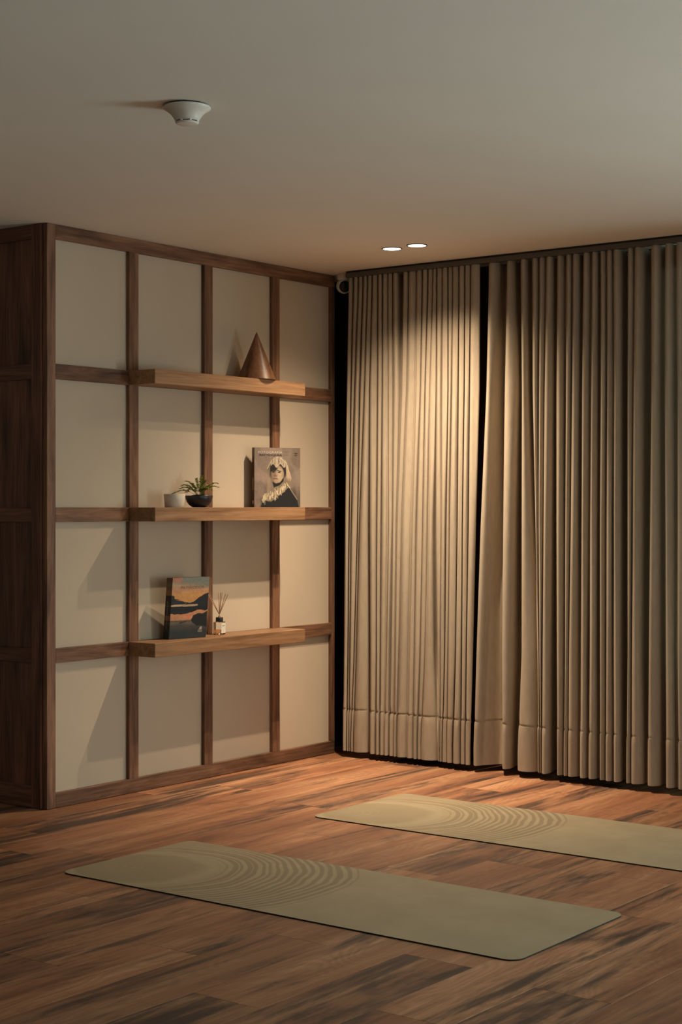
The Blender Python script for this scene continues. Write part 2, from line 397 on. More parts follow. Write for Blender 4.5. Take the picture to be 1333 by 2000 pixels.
# its dark timber end, facing the room
ys = -1.955
piece('end_stile', -0.085, -0.028, ys, ys+0.02, 0.002, H-0.001, 'z', M_SIDE, core)
piece('end_stile', XL+0.02, XL+0.08, ys, ys+0.02, 0.002, H-0.001, 'z', M_SIDE, core)
for z0, z1 in rail_z:
    piece('end_rail', XL+0.08, -0.085, ys, ys+0.02, z0, z1 + (0.03 if z0 < 0.1 else 0), 'x', M_SIDE, core)
for r in range(4):
    z0 = rail_z[r][1] + (0.03 if r == 0 else 0)
    xs = np.linspace(XL+0.08, -0.085, 6)
    for a, b_ in zip(xs, xs[1:]):
        piece('end_panel', a, b_, ys+0.008, ys+0.022, z0, rail_z[r+1][0], 'z', M_SIDE, core, bev=0.0006)

# ------------------------------------------------------------------ shelves
SH = dict(y0=-1.466, y1=-0.42, d=0.16)
sh_lab = ['oak floating shelf on the panelled wall holding a dark landscape book and reed diffuser',
          'oak floating shelf on the panelled wall holding two bowls and a portrait book',
          'oak floating shelf on the panelled wall holding a wooden cone']
for (z0, z1), lab in zip(rail_z[1:4], sh_lab):
    L_ = SH['y1']-SH['y0']
    o = piece('floating_shelf', 0.0005, SH['d'], SH['y0'], SH['y1'], z0, z1, 'y', M_SHELF, None, bev=0.0015)
    tag(o, lab, 'shelf', 'floating oak shelves')
ZS = [rail_z[1][1], rail_z[2][1], rail_z[3][1]]       # shelf tops, low to high

# ------------------------------------------------------------------ curtains
BASE = -0.05
ROWS = (None, 760, 1020, 1280, None)
left_v = [
 (692,687,683.5,681,679), (702,694,687,684.5,683), (711,704,700,693,687), (720,713,703,697,692),
 ((726,729),(721,723),(718,722.5),(719,724),(719,724)), (740,738.6,737,736.5,735), (749,748,745.5,744,743.5),
 (759.5,759,759.5,755,752), (769,769,768,(760,765),(758,762)), ((777,789),(780,785),(773,776),(770,773),(768,770)),
 (800,796.5,786,781,777), (815.6,813,805,800,796.5), (827,823,815.5,811,808.7), (838,832,827.5,822.5,817.5),
 (847.5,841.6,838,832,824.5), (855,854,(846,853),(847,856),857.7), (866,865,864,862,861.5), (877,877,873,870.5,866),
 (886,884.5,880,877,875), (898.5,897,895,891.6,(883,887)), (910,908.7,905,903.6,902), (921,919,916.6,912.6,911)]
left_w = [1,.7,1,.7,1,1,1,.6,1,.8,.9,.6,1,1,.6,1,.6,1,.6,1,1,1]
right_v = [
 ((976,991.6),(964,987),(958,984),(948,982),(942,983)), ((1006,1018.5),(1011,1020.5),(1006,1020),(1001,1020),(998,1013)),
 ((1031,1041),(1031,1041.5),(1040,1047),1052,1053), (1055.5,1054,1053,1054.5,1056), (1068.8,1065,1063,1060.6,1060),
 ((1082,1090),(1081,1088),(1078,1088),(1076,1088.7),(1075,1090)), ((1103,1107.8),1106.5,1105.5,1105,1103),
 (1120.5,1118.5,1116,1112.5,1111.6), ((1133,1141),(1132,1138),(1131,1137),(1131,1136),(1131,1135)),
 ((1154,1158),(1152,1156),(1151,1154),(1148,1153),(1148,1151.6)), ((1169,1174.6),(1168,1174.6),(1167,1173),(1167,1173),(1168,1173.6)),
 (1187,1187,1186,1185.6,1185), (1200,1201,1200,1200,1201), ((1215,1227.7),(1214,1227),(1213,1227),(1213,1227),(1214,1225)),
 (1241.7,1239,1237,1235.4,1235), ((1259,1273.6),(1256,1273.6),(1255,1271),(1255,1268.5),(1259,1267)),
 ((1293,1301),(1290,1300),(1290,1301),(1290,1301.7),(1291,1303)), ((1318,1323),(1317,1325),(1318,1325),(1320,1324.6),(1322,1327))]
right_w = [1,1.1,1,.9,.9,1.2,1,1,1.2,1.1,1.2,1,.9,1.3,.9,1.2,1.2,1.1]
def row_y(px, k):
    if k == 0: return 548 - (px-683)*0.115 + 14
    if k == 4: return 1440 + (px-683)*0.10
    return ROWS[k]
def xz(px, k):
    p = pl(px, row_y(px, k), 1, BASE); return p[0], p[2]
Z_TOP, Z_BOT, Z_HEM, Z_HEAD = 2.4145, 0.032, 0.238, 2.315
zs = np.unique(np.concatenate([np.linspace(Z_BOT, Z_HEM, 12), np.linspace(Z_HEM, Z_HEM+0.02, 9), np.linspace(Z_HEM+0.02, Z_HEM+0.08, 7), np.linspace(Z_HEM+0.08, Z_HEAD, 34), np.linspace(Z_HEAD, Z_TOP, 7)]).round(5))
def track_of(vals, z):
    P = np.array([xz(v, k) for k, v in enumerate(vals)])
    o = np.argsort(P[:, 1]); return np.interp(z, P[o, 1], P[o, 0])
def smooth(t): return t*t*(3-2*t)
def curtain_rows(start, vals, weights, end, z, extra=None):
    """for each height: poly-line (x, y) of pleats. start/end: 5-tuples of px"""
    B, C_, D = [], [], []
    for v, w in zip(vals, weights):
        bb = [q[0] if isinstance(q, tuple) else q-2.6 for q in v]; cc = [q[1] if isinstance(q, tuple) else q for q in v]
        b_ = track_of(bb, z); c_ = track_of(cc, z); B.append(b_); C_.append(c_); D.append(np.clip(2.9*(c_-b_), 0.024, 0.115)*w)
    B, C_, D = list(B), list(C_), list(D)
    if extra:
        for bx, cx_, d in extra: B.append(np.full_like(z, bx)); C_.append(np.full_like(z, cx_)); D.append(np.full_like(z, d))
    st = track_of(start, z); en = track_of(end, z) if end is not None else np.full_like(z, 3.82)
    return st, np.array(B), np.array(C_), np.array(D), en
NR, NF = 7, 5
def curtain_grid(start, vals, weights, end, extra=None, seed=0, ff=0.35):
    st, B, C_, D, en = curtain_rows(start, vals, weights, end, zs, extra)
    n = len(B); r = np.random.default_rng(seed)
    cols_x, cols_y = [], []
    prev = st
    ph = r.random(n+1)*6.28
    # starting edge turns back
    cols_x.append(st-0.0006); cols_y.append(np.full_like(zs, 0.03)); cols_x.append(st-0.0002); cols_y.append(np.full_like(zs, 0.012))
    for i in range(n+1):
        b_ = B[i] if i < n else en
        w = np.maximum(b_ - prev, 0.004)
        bul = np.minimum(0.34*w, 0.011); fall = np.minimum(ff*w, 0.036)
        sway = 0.004*np.sin(zs*2.3+ph[i]) + 0.003*np.sin(zs*5.1+2*ph[i])
        for s in np.linspace(0.06, 1, NR):
            y = -bul*min(1, s/0.22)**0.6*(1-0.35*s) + fall*s*s + sway*math.sin(math.pi*s)
            cols_x.append(prev + w*s); cols_y.append(y)
        if i < n:
            c_ = C_[i]; d = D[i]
            for t in np.linspace(0.2, 1, NF):
                cols_x.append(b_ + (c_-b_-0.0015)*t); cols_y.append(fall + (d-fall)*(0.35*t+0.65*smooth(t)))
            cols_x.append(c_-0.0010); cols_y.append(d*0.55)
            cols_x.append(c_-0.0002); cols_y.append(d*0.10)
            prev = c_
        else:
            for t, dd in ((0.15, 0.026), (0.3, 0.030), (0.35, 0.034)):
                cols_x.append(en+0.006*t); cols_y.append(np.full_like(zs, dd))
    Xg = np.array(cols_x); Yg = np.array(cols_y)
    # widths were read along the slanting sight line: folds that run back tuck in behind the pleat before them
    Xg = Xg - (CAM[0] - Xg)/(BASE - CAM[1])*Yg
    Yg = Yg + BASE
    # puckers along the hem stitching
    k = np.exp(-((zs - Z_HEM)/0.028)**2)
    k = np.where(zs < Z_HEM, k*0.3, k)
    pk = 0.5*np.sin(Xg*97+3*np.sin(Xg*23)) + 0.5*np.sin(Xg*171+1.7)
    Yg = Yg + 0.0036*k[None, :]*pk + 0.0026*np.exp(-((zs-Z_HEM-0.004)/0.005)**2)[None, :]
    return Xg, Yg
def sheet(name, Xg, Yg, zi, off, mat, parent, thick=False):
    nc = Xg.shape[0]; idx = list(zi)
    V = [(Xg[c, j], Yg[c, j]+off, zs[j]) for j in idx for c in range(nc)]
    F = [(a*nc+c, a*nc+c+1, (a+1)*nc+c+1, (a+1)*nc+c) for a in range(len(idx)-1) for c in range(nc-1)]
    me = bpy.data.meshes.new(name); me.from_pydata(V, [], F); me.update()
    for p in me.polygons: p.use_smooth = True
    return link(name, me, mat, parent)
def curtain(label, *a, **k):
    Xg, Yg = curtain_grid(*a, **k)
    e = empty('curtain', (float(Xg[:, 0].mean()), BASE, Z_BOT)); ox, oy, oz = e.location
    jh = int(np.argmin(abs(zs-Z_HEM))); jt = int(np.argmin(abs(zs-Z_HEAD)))
    parts = [sheet('drape', Xg, Yg, range(0, len(zs)), 0.0, M_CURTAIN, None),
             sheet('hem', Xg, Yg, range(0, jh+1), -0.0036, M_CURTAIN, None),
             sheet('heading', Xg, Yg, range(jt, len(zs)), -0.0012, M_CURTAIN, None)]
    for p in parts:
        p.data.transform(Matrix.Translation((-ox, -oy, -oz))); p.parent = e
    return tag(e, label, 'curtain')
ex = []
x = float(track_of((1323,1325,1325,1324.6,1327), np.array([1.2]))[0]) + 0.055
while x < 3.75:
    w = random.uniform(0.012, 0.042); ex.append((x-w, x, min(0.08, w*1.6+0.004))); x += random.uniform(0.05, 0.095) + w*0.4
curtain('taupe pleated curtain hanging next to the panelled wall, gathered in narrow folds', (682,678,674.5,672.5,671), left_v, left_w, (938,937,930,924,919), seed=1)
curtain('taupe pleated curtain with wide folds at its edge, hanging behind the far yoga mat', (956,951,940,931.6,926.6), right_v, right_w, None, extra=ex, seed=2, ff=0.8)
# track under the ceiling
t = tag(empty('curtain_track', (2.0, BASE, H-0.004)), 'dark grey curtain track fixed under the ceiling above the curtains', 'curtain rail')
link('rail', box_mesh('rail', -1.86, 1.86, -0.022, 0.02, -0.0275, -0.006, 0.001), M_TRACK, t)
link('shadow_gap_profile', box_mesh('shadow_gap_profile', -1.86, 1.86, -0.014, 0.014, -0.006, 0.0038), M_BLACK, t)
glide = box_mesh('glider', -0.004, 0.004, -0.004, 0.004, -0.0284, -0.0272)
for k in range(40):
    o = link('glider', glide, M_BLACK, t); o.location = (-1.8 + k*3.6/39, 0.012, 0)

# ------------------------------------------------------------------ ceiling fittings
ring = lathe('trim_ring', [(0.0425,-0.0005),(0.0425,-0.003),(0.0445,-0.0035),(0.0465,-0.003),(0.0475,-0.0002),(0.0425,-0.0002)], 48)
lens = lathe('lens', [(0.0,-0.0042),(0.03,-0.0038),(0.0423,-0.0026),(0.0423,-0.001),(0.0,-0.001)], 48)
for (lx, ly), lab in (((0.746, -0.517), 'round recessed ceiling downlight closer to the panelled wall'), ((0.891, -0.525), 'round recessed ceiling downlight farther from the panelled wall')):
    e = tag(empty('downlight', (lx, ly, H)), lab, 'downlight', 'pair of ceiling downlights')
    link('trim_ring', ring, M_BLACK, e); link('lens', lens, M_LENS, e)
    sp = bpy.data.lights.new('downlight_lamp', 'SPOT'); sp.energy = LAMP_POWER; sp.color = LAMP_COL
    sp.spot_size = math.radians(136); sp.spot_blend = 0.35; sp.shadow_soft_size = 0.012
    # beam profile: strongest straight down, fading with the angle
    sp.use_nodes = True; nt = sp.node_tree; em = nt.nodes['Emission']
    tcn = N(nt, 'ShaderNodeTexCoord'); sxyz = N(nt, 'ShaderNodeSeparateXYZ'); L(nt, tcn.outputs['Normal'], sxyz.inputs[0])
    ang = mathn(nt, 'ARCCOSINE', mathn(nt, 'MINIMUM', mathn(nt, 'ABSOLUTE', sxyz.outputs[2]), 0.99999))
    q_ = mathn(nt, 'DIVIDE', ang, math.radians(31.0))
    L(nt, mathn(nt, 'EXPONENT', mathn(nt, 'MULTIPLY', mathn(nt, 'MULTIPLY', q_, q_), -1.0)), em.inputs['Strength'])
    so = bpy.data.objects.new('downlight_lamp', sp); COL.objects.link(so); so.parent = e; so.location = (0, 0, -0.018)

e = tag(empty('smoke_detector', (1.81, -3.05, H)), 'white flared smoke detector on the ceiling', 'smoke detector')
o = link('base', lathe('base', [(0.0,-0.0002),(0.062,-0.0002),(0.066,-0.003),(0.066,-0.006),(0.0,-0.006)], 56), M_BLACK, e)
o = link('housing', lathe('housing', [(0.0,-0.005),(0.069,-0.005),(0.0705,-0.008),(0.0695,-0.011),(0.060,-0.017),(0.052,-0.023),(0.0515,-0.0235),(0.045,-0.030),(0.039,-0.039),(0.0355,-0.047),(0.034,-0.0475),(0.0,-0.0475)], 56), M_WHITE, e)
auto_smooth(o, 50)
o = link('vent_slot', lathe('vent_slot', [(0.0,-0.0473),(0.0325,-0.0473),(0.0325,-0.0505),(0.0,-0.0505)], 40), M_BLACK, e)
bm = bmesh.new()
for k in range(8):
    a = k*math.pi/4+0.25; c, s = math.cos(a)*0.0335, math.sin(a)*0.0335
    bm_box(bm, c-0.0028, c+0.0028, s-0.0028, s+0.0028, -0.0508, -0.047)
link('vent_ribs', to_mesh(bm, 'vent_ribs'), M_WHITE, e)
o = auto_smooth(link('cap', lathe('cap', [(0.0,-0.0503),(0.0335,-0.0503),(0.0340,-0.052),(0.031,-0.0555),(0.018,-0.0575),(0.0,-0.058)], 40), M_WHITE, e), 40)

e = tag(empty('security_camera', (0.062, 0.020, H)), 'small white ceiling camera with dark round lens in the corner', 'camera')
auto_smooth(link('mount', lathe('mount', [(0.0,-0.0002),(0.036,-0.0002),(0.0365,-0.012),(0.034,-0.030),(0.0,-0.030)], 36), M_WHITE, e))
d = Vector((CAM[0]-0.062, CAM[1]-0.02, EYE-H)).normalized(); d = (d + Vector((0.30, 0.10, -0.15))).normalized()
q = Vector((0,0,1)).rotation_difference(d)
sh = link('shell', lathe('shell', [(0.0,-0.040),(0.020,-0.036),(0.034,-0.024),(0.039,-0.006),(0.039,0.008),(0.034,0.020),(0.031,0.022),(0.029,0.018),(0.0,0.016)], 36), M_WHITE, e)
sh.rotation_mode = 'QUATERNION'; sh.rotation_quaternion = q; sh.location = (0, 0, -0.058)
ln = link('lens', lathe('lens', [(0.0,0.015),(0.030,0.017),(0.029,0.022),(0.020,0.028),(0.0,0.031)], 32), M_BLACK, e)
ln.rotation_mode = 'QUATERNION'; ln.rotation_quaternion = q; ln.location = (0, 0, -0.058)

# ------------------------------------------------------------------ yoga mats
def yoga_mat(label, x, y, rz, Lm=1.827, Wm=0.662, th=0.0045, r=0.045, lift=0.0):
    nx = 60; bm = bmesh.new()
    out = []
    for cx, cy, a0 in ((Lm-r, r, -90), (Lm-r, Wm-r, 0), (r, Wm-r, 90), (r, r, 180)):
        for k in range(9):
            a = math.radians(a0 + k*90/8); out.append((cx+r*math.cos(a), cy+r*math.sin(a)))
    def zz(px_, py_):
        t = max(0, 1 - px_/0.35); return lift*t*t*max(0, 1-py_/0.5)
    top = [bm.verts.new((a, b_, th+zz(a, b_))) for a, b_ in out]
    inn = []
    f = bm.faces.new(top)
    bot = [bm.verts.new((a, b_, 0.0004+zz(a, b_))) for a, b_ in out]
    fb = bm.faces.new(bot[::-1]); sides = []
    n = len(out)
    for k in range(n): sides.append(bm.faces.new((top[k], bot[k], bot[(k+1)%n], top[(k+1)%n])))
    # cut across so the end can curl
    for xc in np.linspace(0.05, 0.4, 8):
        bmesh.ops.bisect_plane(bm, geom=bm.verts[:]+bm.edges[:]+bm.faces[:], plane_co=(xc,0,0), plane_no=(1,0,0))
    for v in bm.verts:
        pass
    me = to_mesh(bm, 'surface')
    e = empty('yoga_mat', (x, y, 0), rz)
    me.materials.append(M_MAT); me.materials.append(M_MATEDGE)
    for p in me.polygons:
        if p.normal.z < 0.5: p.material_index = 1
    o = link('surface', me, None, e)
    return tag(e, label, 'yoga mat', 'yoga mats on the plank floor')
yoga_mat('olive yoga mat with ring print lying farther from the curtains', 0.902, -2.712, 0.003)
yoga_mat('olive yoga mat with ring print lying next to the curtains', 0.968, -1.398, 0.002)

# ------------------------------------------------------------------ wooden cone
R_, HC = 0.092, 0.228
me = lathe('wooden_cone', [(0.0,0.0),(R_-0.002,0.0),(R_,0.002)] + [(R_*(1-t)+0.001*t, 0.002+(HC-0.002)*t) for t in (0.25,0.5,0.75,0.97)] + [(0.0,HC)], 64)
me.transform(Matrix.Rotation(math.radians(90), 4, 'Y'))          # own X axis along the cone: grain direction
o = link('wooden_cone', me, M_CONE); auto_smooth(o, 50)
o.rotation_euler = (0, math.radians(-90), 0)
p = pl(501.5, 742, 0, 0.094); o.location = (0.094, p[1], ZS[2]+0.0005)
tag(o, 'polished turned wooden cone standing on the top shelf', 'cone ornament')

# ------------------------------------------------------------------ books
def vnoise(u, v, s, seed=0):
    r = np.random.default_rng(seed); G = r.random((64, 64))
    x, y = u*s, v*s; xi, yi = np.floor(x).astype(int), np.floor(y).astype(int); fx, fy = x-xi, y-yi
    fx, fy = fx*fx*(3-2*fx), fy*fy*(3-2*fy); g = lambda a, b: G[a % 64, b % 64]
    return (g(xi,yi)*(1-fx)+g(xi+1,yi)*fx)*(1-fy) + (g(xi,yi+1)*(1-fx)+g(xi+1,yi+1)*fx)*fy
def fbm(u, v, s, seed=0): return sum(vnoise(u, v, s*2**k, seed+k)/2**(k+1) for k in range(4))
def sst(a, b, x): t = np.clip((x-a)/(b-a), 0, 1); return t*t*(3-2*t)
def lay(img, col, m): c = np.array(lin(*col)[:3]); return img*(1-m[..., None]) + c*m[..., None]
def ell(u, v, cu, cv, ru, rv, soft=0.15): return 1 - sst(1-soft, 1+soft, np.sqrt(((u-cu)/ru)**2+((v-cv)/rv)**2))
def poly(u, v, pts, soft=0.012):
    inside = np.zeros(u.shape, bool); j = len(pts)-1
    for i in range(len(pts)):
        (xi, yi), (xj, yj) = pts[i], pts[j]
        cond = ((yi > v) != (yj > v)) & (u < (xj-xi)*(v-yi)/(yj-yi+1e-9)+xi); inside ^= cond; j = i
    return inside.astype(float)
def stroke(u, v, a, b, w):
    a, b = np.array(a), np.array(b); d = b-a; t = np.clip(((u-a[0])*d[0]+(v-a[1])*d[1])/(d@d), 0, 1)
    return 1 - sst(w*0.6, w*1.2, np.hypot(u-a[0]-t*d[0], (v-a[1]-t*d[1])*1.25))
def portrait(u, v):
    n = fbm(u, v, 4, 3); n2 = fbm(u, v, 30, 9)
    img = np.zeros(u.shape+(3,)); img[:] = lin(128, 112, 100)[:3]
    img = lay(img, (152, 130, 116), sst(0.45, 0.7, n)*(u < 0.6)*0.8)
    img = lay(img, (96, 80, 70), sst(0.35, 0.65, n)*sst(0.55, 0.9, u)*0.7)
    img = lay(img, (58, 48, 42), sst(0.50, 0.12, v)*sst(0.3, 0.6, n)*0.9)
    img = lay(img, (70, 60, 52), sst(0.45, 0.15, v)*sst(0.75, 1, u)*0.8)
    # veil fringe
    img = lay(img, (168, 148, 120), poly(u, v, [(0.68,0.78),(0.73,0.72),(0.80,0.45),(0.72,0.40),(0.69,0.55)])*(0.55+0.45*np.sin(u*150+n*9)))
    img = lay(img, (150, 130, 108), poly(u, v, [(0.29,0.62),(0.35,0.74),(0.36,0.6),(0.37,0.35),(0.31,0.22),(0.27,0.25)])*(0.4+0.35*np.sin(u*190)))
    # hair, neck, face
    img = lay(img, (30, 23, 20), ell(u, v, 0.50, 0.61, 0.205, 0.165))
    img = lay(img, (34, 25, 21), poly(u, v, [(0.38,0.42),(0.62,0.52),(0.62,0.38),(0.45,0.33)]))
    img = lay(img, (160, 138, 114), ell(u, v, 0.505, 0.55, 0.135, 0.155, 0.1))
    img = lay(img, (196, 176, 148), ell(u, v, 0.54, 0.60, 0.055, 0.05, 0.6)*0.7 + ell(u, v, 0.55, 0.50, 0.05, 0.06, 0.6)*0.5)
    img = lay(img, (120, 98, 80), ell(u, v, 0.40, 0.54, 0.05, 0.12, 0.5)*0.7)
    img = lay(img, (30, 23, 20), ell(u, v, 0.40, 0.655, 0.10, 0.06, 0.3) + 0*u)
    img = lay(img, (50, 36, 30), np.clip(stroke(u, v, (0.385,0.615), (0.45,0.620), 0.010)+stroke(u, v, (0.50,0.615), (0.58,0.605), 0.010), 0, 1))
    img = lay(img, (42, 32, 28), np.clip(ell(u, v, 0.415, 0.592, 0.028, 0.012, 0.4)+ell(u, v, 0.54, 0.588, 0.030, 0.012, 0.4), 0, 1))
    img = lay(img, (112, 88, 72), stroke(u, v, (0.465,0.60), (0.44,0.535), 0.010)*0.8)
    img = lay(img, (82, 60, 50), stroke(u, v, (0.43,0.527), (0.485,0.525), 0.008))
    img = lay(img, (104, 66, 56), stroke(u, v, (0.415,0.482), (0.50,0.478), 0.011))
    img = lay(img, (26, 20, 18), poly(u, v, [(0.39,0.42),(0.46,0.395),(0.56,0.42),(0.63,0.50),(0.64,0.42),(0.54,0.35),(0.42,0.33)]))
    # dark garment
    img = lay(img, (26, 23, 24), poly(u, v, [(0.14,0.0),(0.17,0.12),(0.35,0.16),(0.60,0.26),(0.75,0.33),(0.84,0.25),(0.93,0.12),(0.97,0.0)]))
    img = lay(img, (150, 135, 112), stroke(u, v, (0.76,0.33), (0.93,0.13), 0.008))
    # woolly collar and feather headband out of many short strokes
    r = np.random.default_rng(5)
    col = poly(u, v, [(0.16,0.14),(0.24,0.22),(0.38,0.32),(0.55,0.37),(0.66,0.46),(0.78,0.44),(0.74,0.33),(0.62,0.24),(0.48,0.16),(0.36,0.09),(0.22,0.11)])
    img = lay(img, (124, 108, 88), col)
    for _ in range(70):
        t = r.random(); a = np.array([0.20+0.50*t, 0.15+0.22*t]) + r.normal(0, 0.035, 2)
        img = lay(img, (205, 190, 162), stroke(u, v, a, a+np.array([r.normal(0.01,0.02), -0.05]), 0.009)*r.uniform(0.4, 0.9))
    for k in range(20):
        k = k*12/19; a = np.array([0.36+0.31*k/12, 0.70+0.03*math.sin(k)]); b_ = np.array([0.38+0.30*k/12+r.normal(0,.02), 0.765+0.085*math.sin(math.pi*(k+1)/13)])
        img = lay(img, (196, 180, 156), stroke(u, v, a, b_, 0.0085)*r.uniform(0.6, 0.95)); img = lay(img, (70, 58, 48), stroke(u, v, a+np.array([0.014,0]), b_+np.array([0.014,-0.02]), 0.004)*0.8)
    img = lay(img, (190, 172, 146), np.clip(stroke(u, v, (0.28,0.65), (0.36,0.77), 0.010)+stroke(u, v, (0.55,0.84), (0.70,0.74), 0.009), 0, 1)*0.8)
    for k in range(9):
        a = np.array([0.69+0.008*k, 0.77-0.02*k]); img = lay(img, (188, 168, 140), stroke(u, v, a, np.array([0.70+0.013*k, 0.50-0.012*(k % 3)]), 0.006)*0.75)
        a = np.array([0.30+0.008*k, 0.68+0.008*k]); img = lay(img, (150, 132, 110), stroke(u, v, a, np.array([0.27+0.011*k, 0.24]), 0.004)*0.55*(k < 6))
    # small print
    for k in range(3): img = lay(img, (112, 92, 80), ((u > 0.64) & (u < 0.755) & (abs(v-(0.935-0.03*k)) < 0.005)).astype(float))
    img = lay(img, (52, 42, 36), (((u > 0.875) & (u < 0.935) & (abs(v-0.908) < 0.011)) | ((u > 0.875) & (u < 0.93) & (abs(v-0.873) < 0.009))).astype(float))
    return img*(0.86+0.28*n2)[..., None]
def sunset(u, v):
    n = fbm(u, v, 5, 11); n2 = fbm(u*0.6, v*2.2, 9, 21)
    img = np.zeros(u.shape+(3,)); img[:] = lin(44, 50, 50)[:3]
    img = lay(img, (200, 146, 84), sst(0.55, 0.60, v))
    img = lay(img, (192, 140, 104), sst(0.70, 0.80, v+0.06*(n2-0.5)))
    img = lay(img, (172, 142, 112), sst(0.78, 0.85, v+0.05*(n2-0.5)))
    img = lay(img, (118, 122, 112), sst(0.84, 0.95, v+0.1*(u-0.4)))
    img = lay(img, (186, 110, 76), ((v > 0.945) & (u < 0.25)).astype(float)*0.7)
    # hills
    hl = 0.70 - 0.11*sst(0.0, 0.42, u) + 0.09*(n2-0.5); hr = 0.585 + 0.165*sst(0.45, 1.05, u) + 0.05*(n2-0.5)
    img = lay(img, (28, 30, 34), ((v < np.maximum(hl, hr)) & (v > 0.40)).astype(float))
    img = lay(img, (206, 140, 100), ell(u, v, 0.24, 0.655, 0.10, 0.028, 0.5)*(n2 > 0.42)*0.8)
    img = lay(img, (190, 162, 130), ((abs(v-0.545-0.004*np.sin(u*9)) < 0.017*np.clip(1.2-1.1*abs(u-0.38), 0, 1)) & (u < 0.72)).astype(float))
    img = lay(img, (20, 21, 24), ((v < 0.527) & (v > 0.44)).astype(float))
    top = 0.405 + 0.055*sst(0.25, 0.85, u) + 0.07*(n2-0.5)
    img = lay(img, (196, 138, 96), ((v < top) & (v > 0.30)).astype(float))
    img = lay(img, (206, 132, 96), ((v < top-0.02) & (v > 0.33) & (u > 0.2)).astype(float)*sst(0.4, 0.6, n))
    img = lay(img, (104, 92, 76), sst(0.33, 0.26, v)*(v > 0.1))
    img = lay(img, (66, 62, 56), sst(0.27, 0.19, v+0.06*(n-0.5)))
    img = lay(img, (42, 48, 48), sst(0.19, 0.10, v))
    img = lay(img, (24, 26, 27), poly(u, v, [(0.56,0.30),(0.62,0.375),(0.74,0.405),(0.88,0.40),(1.0,0.44),(1.0,0.17),(0.86,0.20),(0.72,0.20),(0.60,0.26)]))
    img = lay(img, (40, 34, 28), poly(u, v, [(0.22,0.255),(0.30,0.275),(0.48,0.292),(0.40,0.272),(0.28,0.25)]))
    img = lay(img, (170, 150, 140), poly(u, v, [(0.79,0.135),(0.83,0.185),(0.87,0.185),(0.88,0.135)]))
    img = lay(img, (150, 140, 115), ((u > 0.77) & (u < 0.89) & ((abs(v-0.118) < 0.005) | (abs(v-0.097) < 0.006))).astype(float))
    # faint second title line
    for k in range(9): img = lay(img, (206, 160, 130), ((abs(u-(0.26+0.035*k)) < 0.010) & (abs(v-0.765) < 0.018)).astype(float)*(0.2+0.4*((k*7) % 3)/2))
    n3 = fbm(u, v*1.6, 26, 41); return img*(0.62+0.36*n2+0.36*n3)[..., None]
def print_grid(name, w, h, fn, nu, nv, y):
    U, V = np.meshgrid(np.linspace(0, 1, nu), np.linspace(0, 1, nv)); C = np.clip(fn(U, V), 0, 1)
    verts = [(U[j, i]*w, y, V[j, i]*h) for j in range(nv) for i in range(nu)]
    faces = [(j*nu+i, j*nu+i+1, (j+1)*nu+i+1, (j+1)*nu+i) for j in range(nv-1) for i in range(nu-1)]
    me = bpy.data.meshes.new(name); me.from_pydata(verts, [], faces)
    ca = me.color_attributes.new('print', 'FLOAT_COLOR', 'POINT')
    ca.data.foreach_set('color', np.concatenate([C.reshape(-1, 3), np.ones((nu*nv, 1))], 1).ravel())
    me.update(); return me
def text_mesh(body, width, height, bold=0.0):
    cu = bpy.data.curves.new('title', 'FONT'); cu.body = body; cu.offset = bold; cu.size = 1.0
    o = bpy.data.objects.new('title', cu); COL.objects.link(o); bpy.context.view_layer.update()
    me = bpy.data.meshes.new_from_object(o.evaluated_get(bpy.context.evaluated_depsgraph_get()))
    bpy.data.objects.remove(o); co = np.array([v.co[:] for v in me.vertices])
    mn, mx = co.min(0), co.max(0)
    for v in me.vertices:
        x_, y_ = (v.co.x-mn[0])/(mx[0]-mn[0])*width, (v.co.y-mn[1])/(mx[1]-mn[1])*height
        v.co = (x_, 0, y_)
    return me
def book(name, label, loc, rz, w, h, t, fn, spine_col, spine_fn=None, shear=0.0, titles=()):
    e = tag(empty(name, loc, rz), label, 'book'); c = 0.0025
    mc = plain(name+'_cloth', spine_col, 0.5, 0.3)
    parts = []
    parts.append(link('front_cover', box_mesh('front_cover', 0, w, 0, c, 0, h, 0.0005), mc, e))
    parts.append(link('back_cover', box_mesh('back_cover', 0, w, t-c, t, 0, h, 0.0005), mc, e))
    bm = bmesh.new(); bm_box(bm, -0.0015, 0.001, 0.0004, t-0.0004, 0, h, 0.0005); parts.append(link('spine', to_mesh(bm, 'spine'), mc, e))
    parts.append(link('pages', box_mesh('pages', 0.002, w-0.004, c, t-c, 0.004, h-0.004), M_PAPER, e))
    pg = link('cover_picture', print_grid('cover_picture', w-0.001, h-0.001, fn, 150, 190, -0.0003), M_PRINT, e); pg.location = (0.0005, 0, 0.0005); parts.append(pg)
    if spine_fn:
        g = print_grid('spine_print', t-0.001, h-0.001, spine_fn, 24, 160, 0)
        g.transform(Matrix.Rotation(math.radians(-90), 4, 'Z')); sp_ = link('spine_print', g, M_PRINT, e); g.transform(Matrix.Translation((-0.0018, t-0.0005, 0.0005))); parts.append(sp_)
    for body, tx, tz, tw, th_, m_, bold in titles:
        g = text_mesh(body, tw, th_, bold); g.transform(Matrix.Translation((tx, -0.0007, tz))); parts.append(link('title', g, m_, e))
    if shear:
        SHM = Matrix.Identity(4); SHM[1][2] = -shear
        for p_ in parts: p_.data.transform(SHM)
    return e
M_INKW = plain('ink_cream', (0.60,0.53,0.45,1), 0.5); M_INKB = plain('ink_black', (0.02,0.016,0.014,1), 0.5); M_INKT = plain('ink_taupe', (0.17,0.11,0.07,1), 0.5)
a = pl(497, 992, 0, 0.036); b_ = pl(587, 992, 0, 0.150); w1 = float(np.hypot(*(b_-a)[:2]))
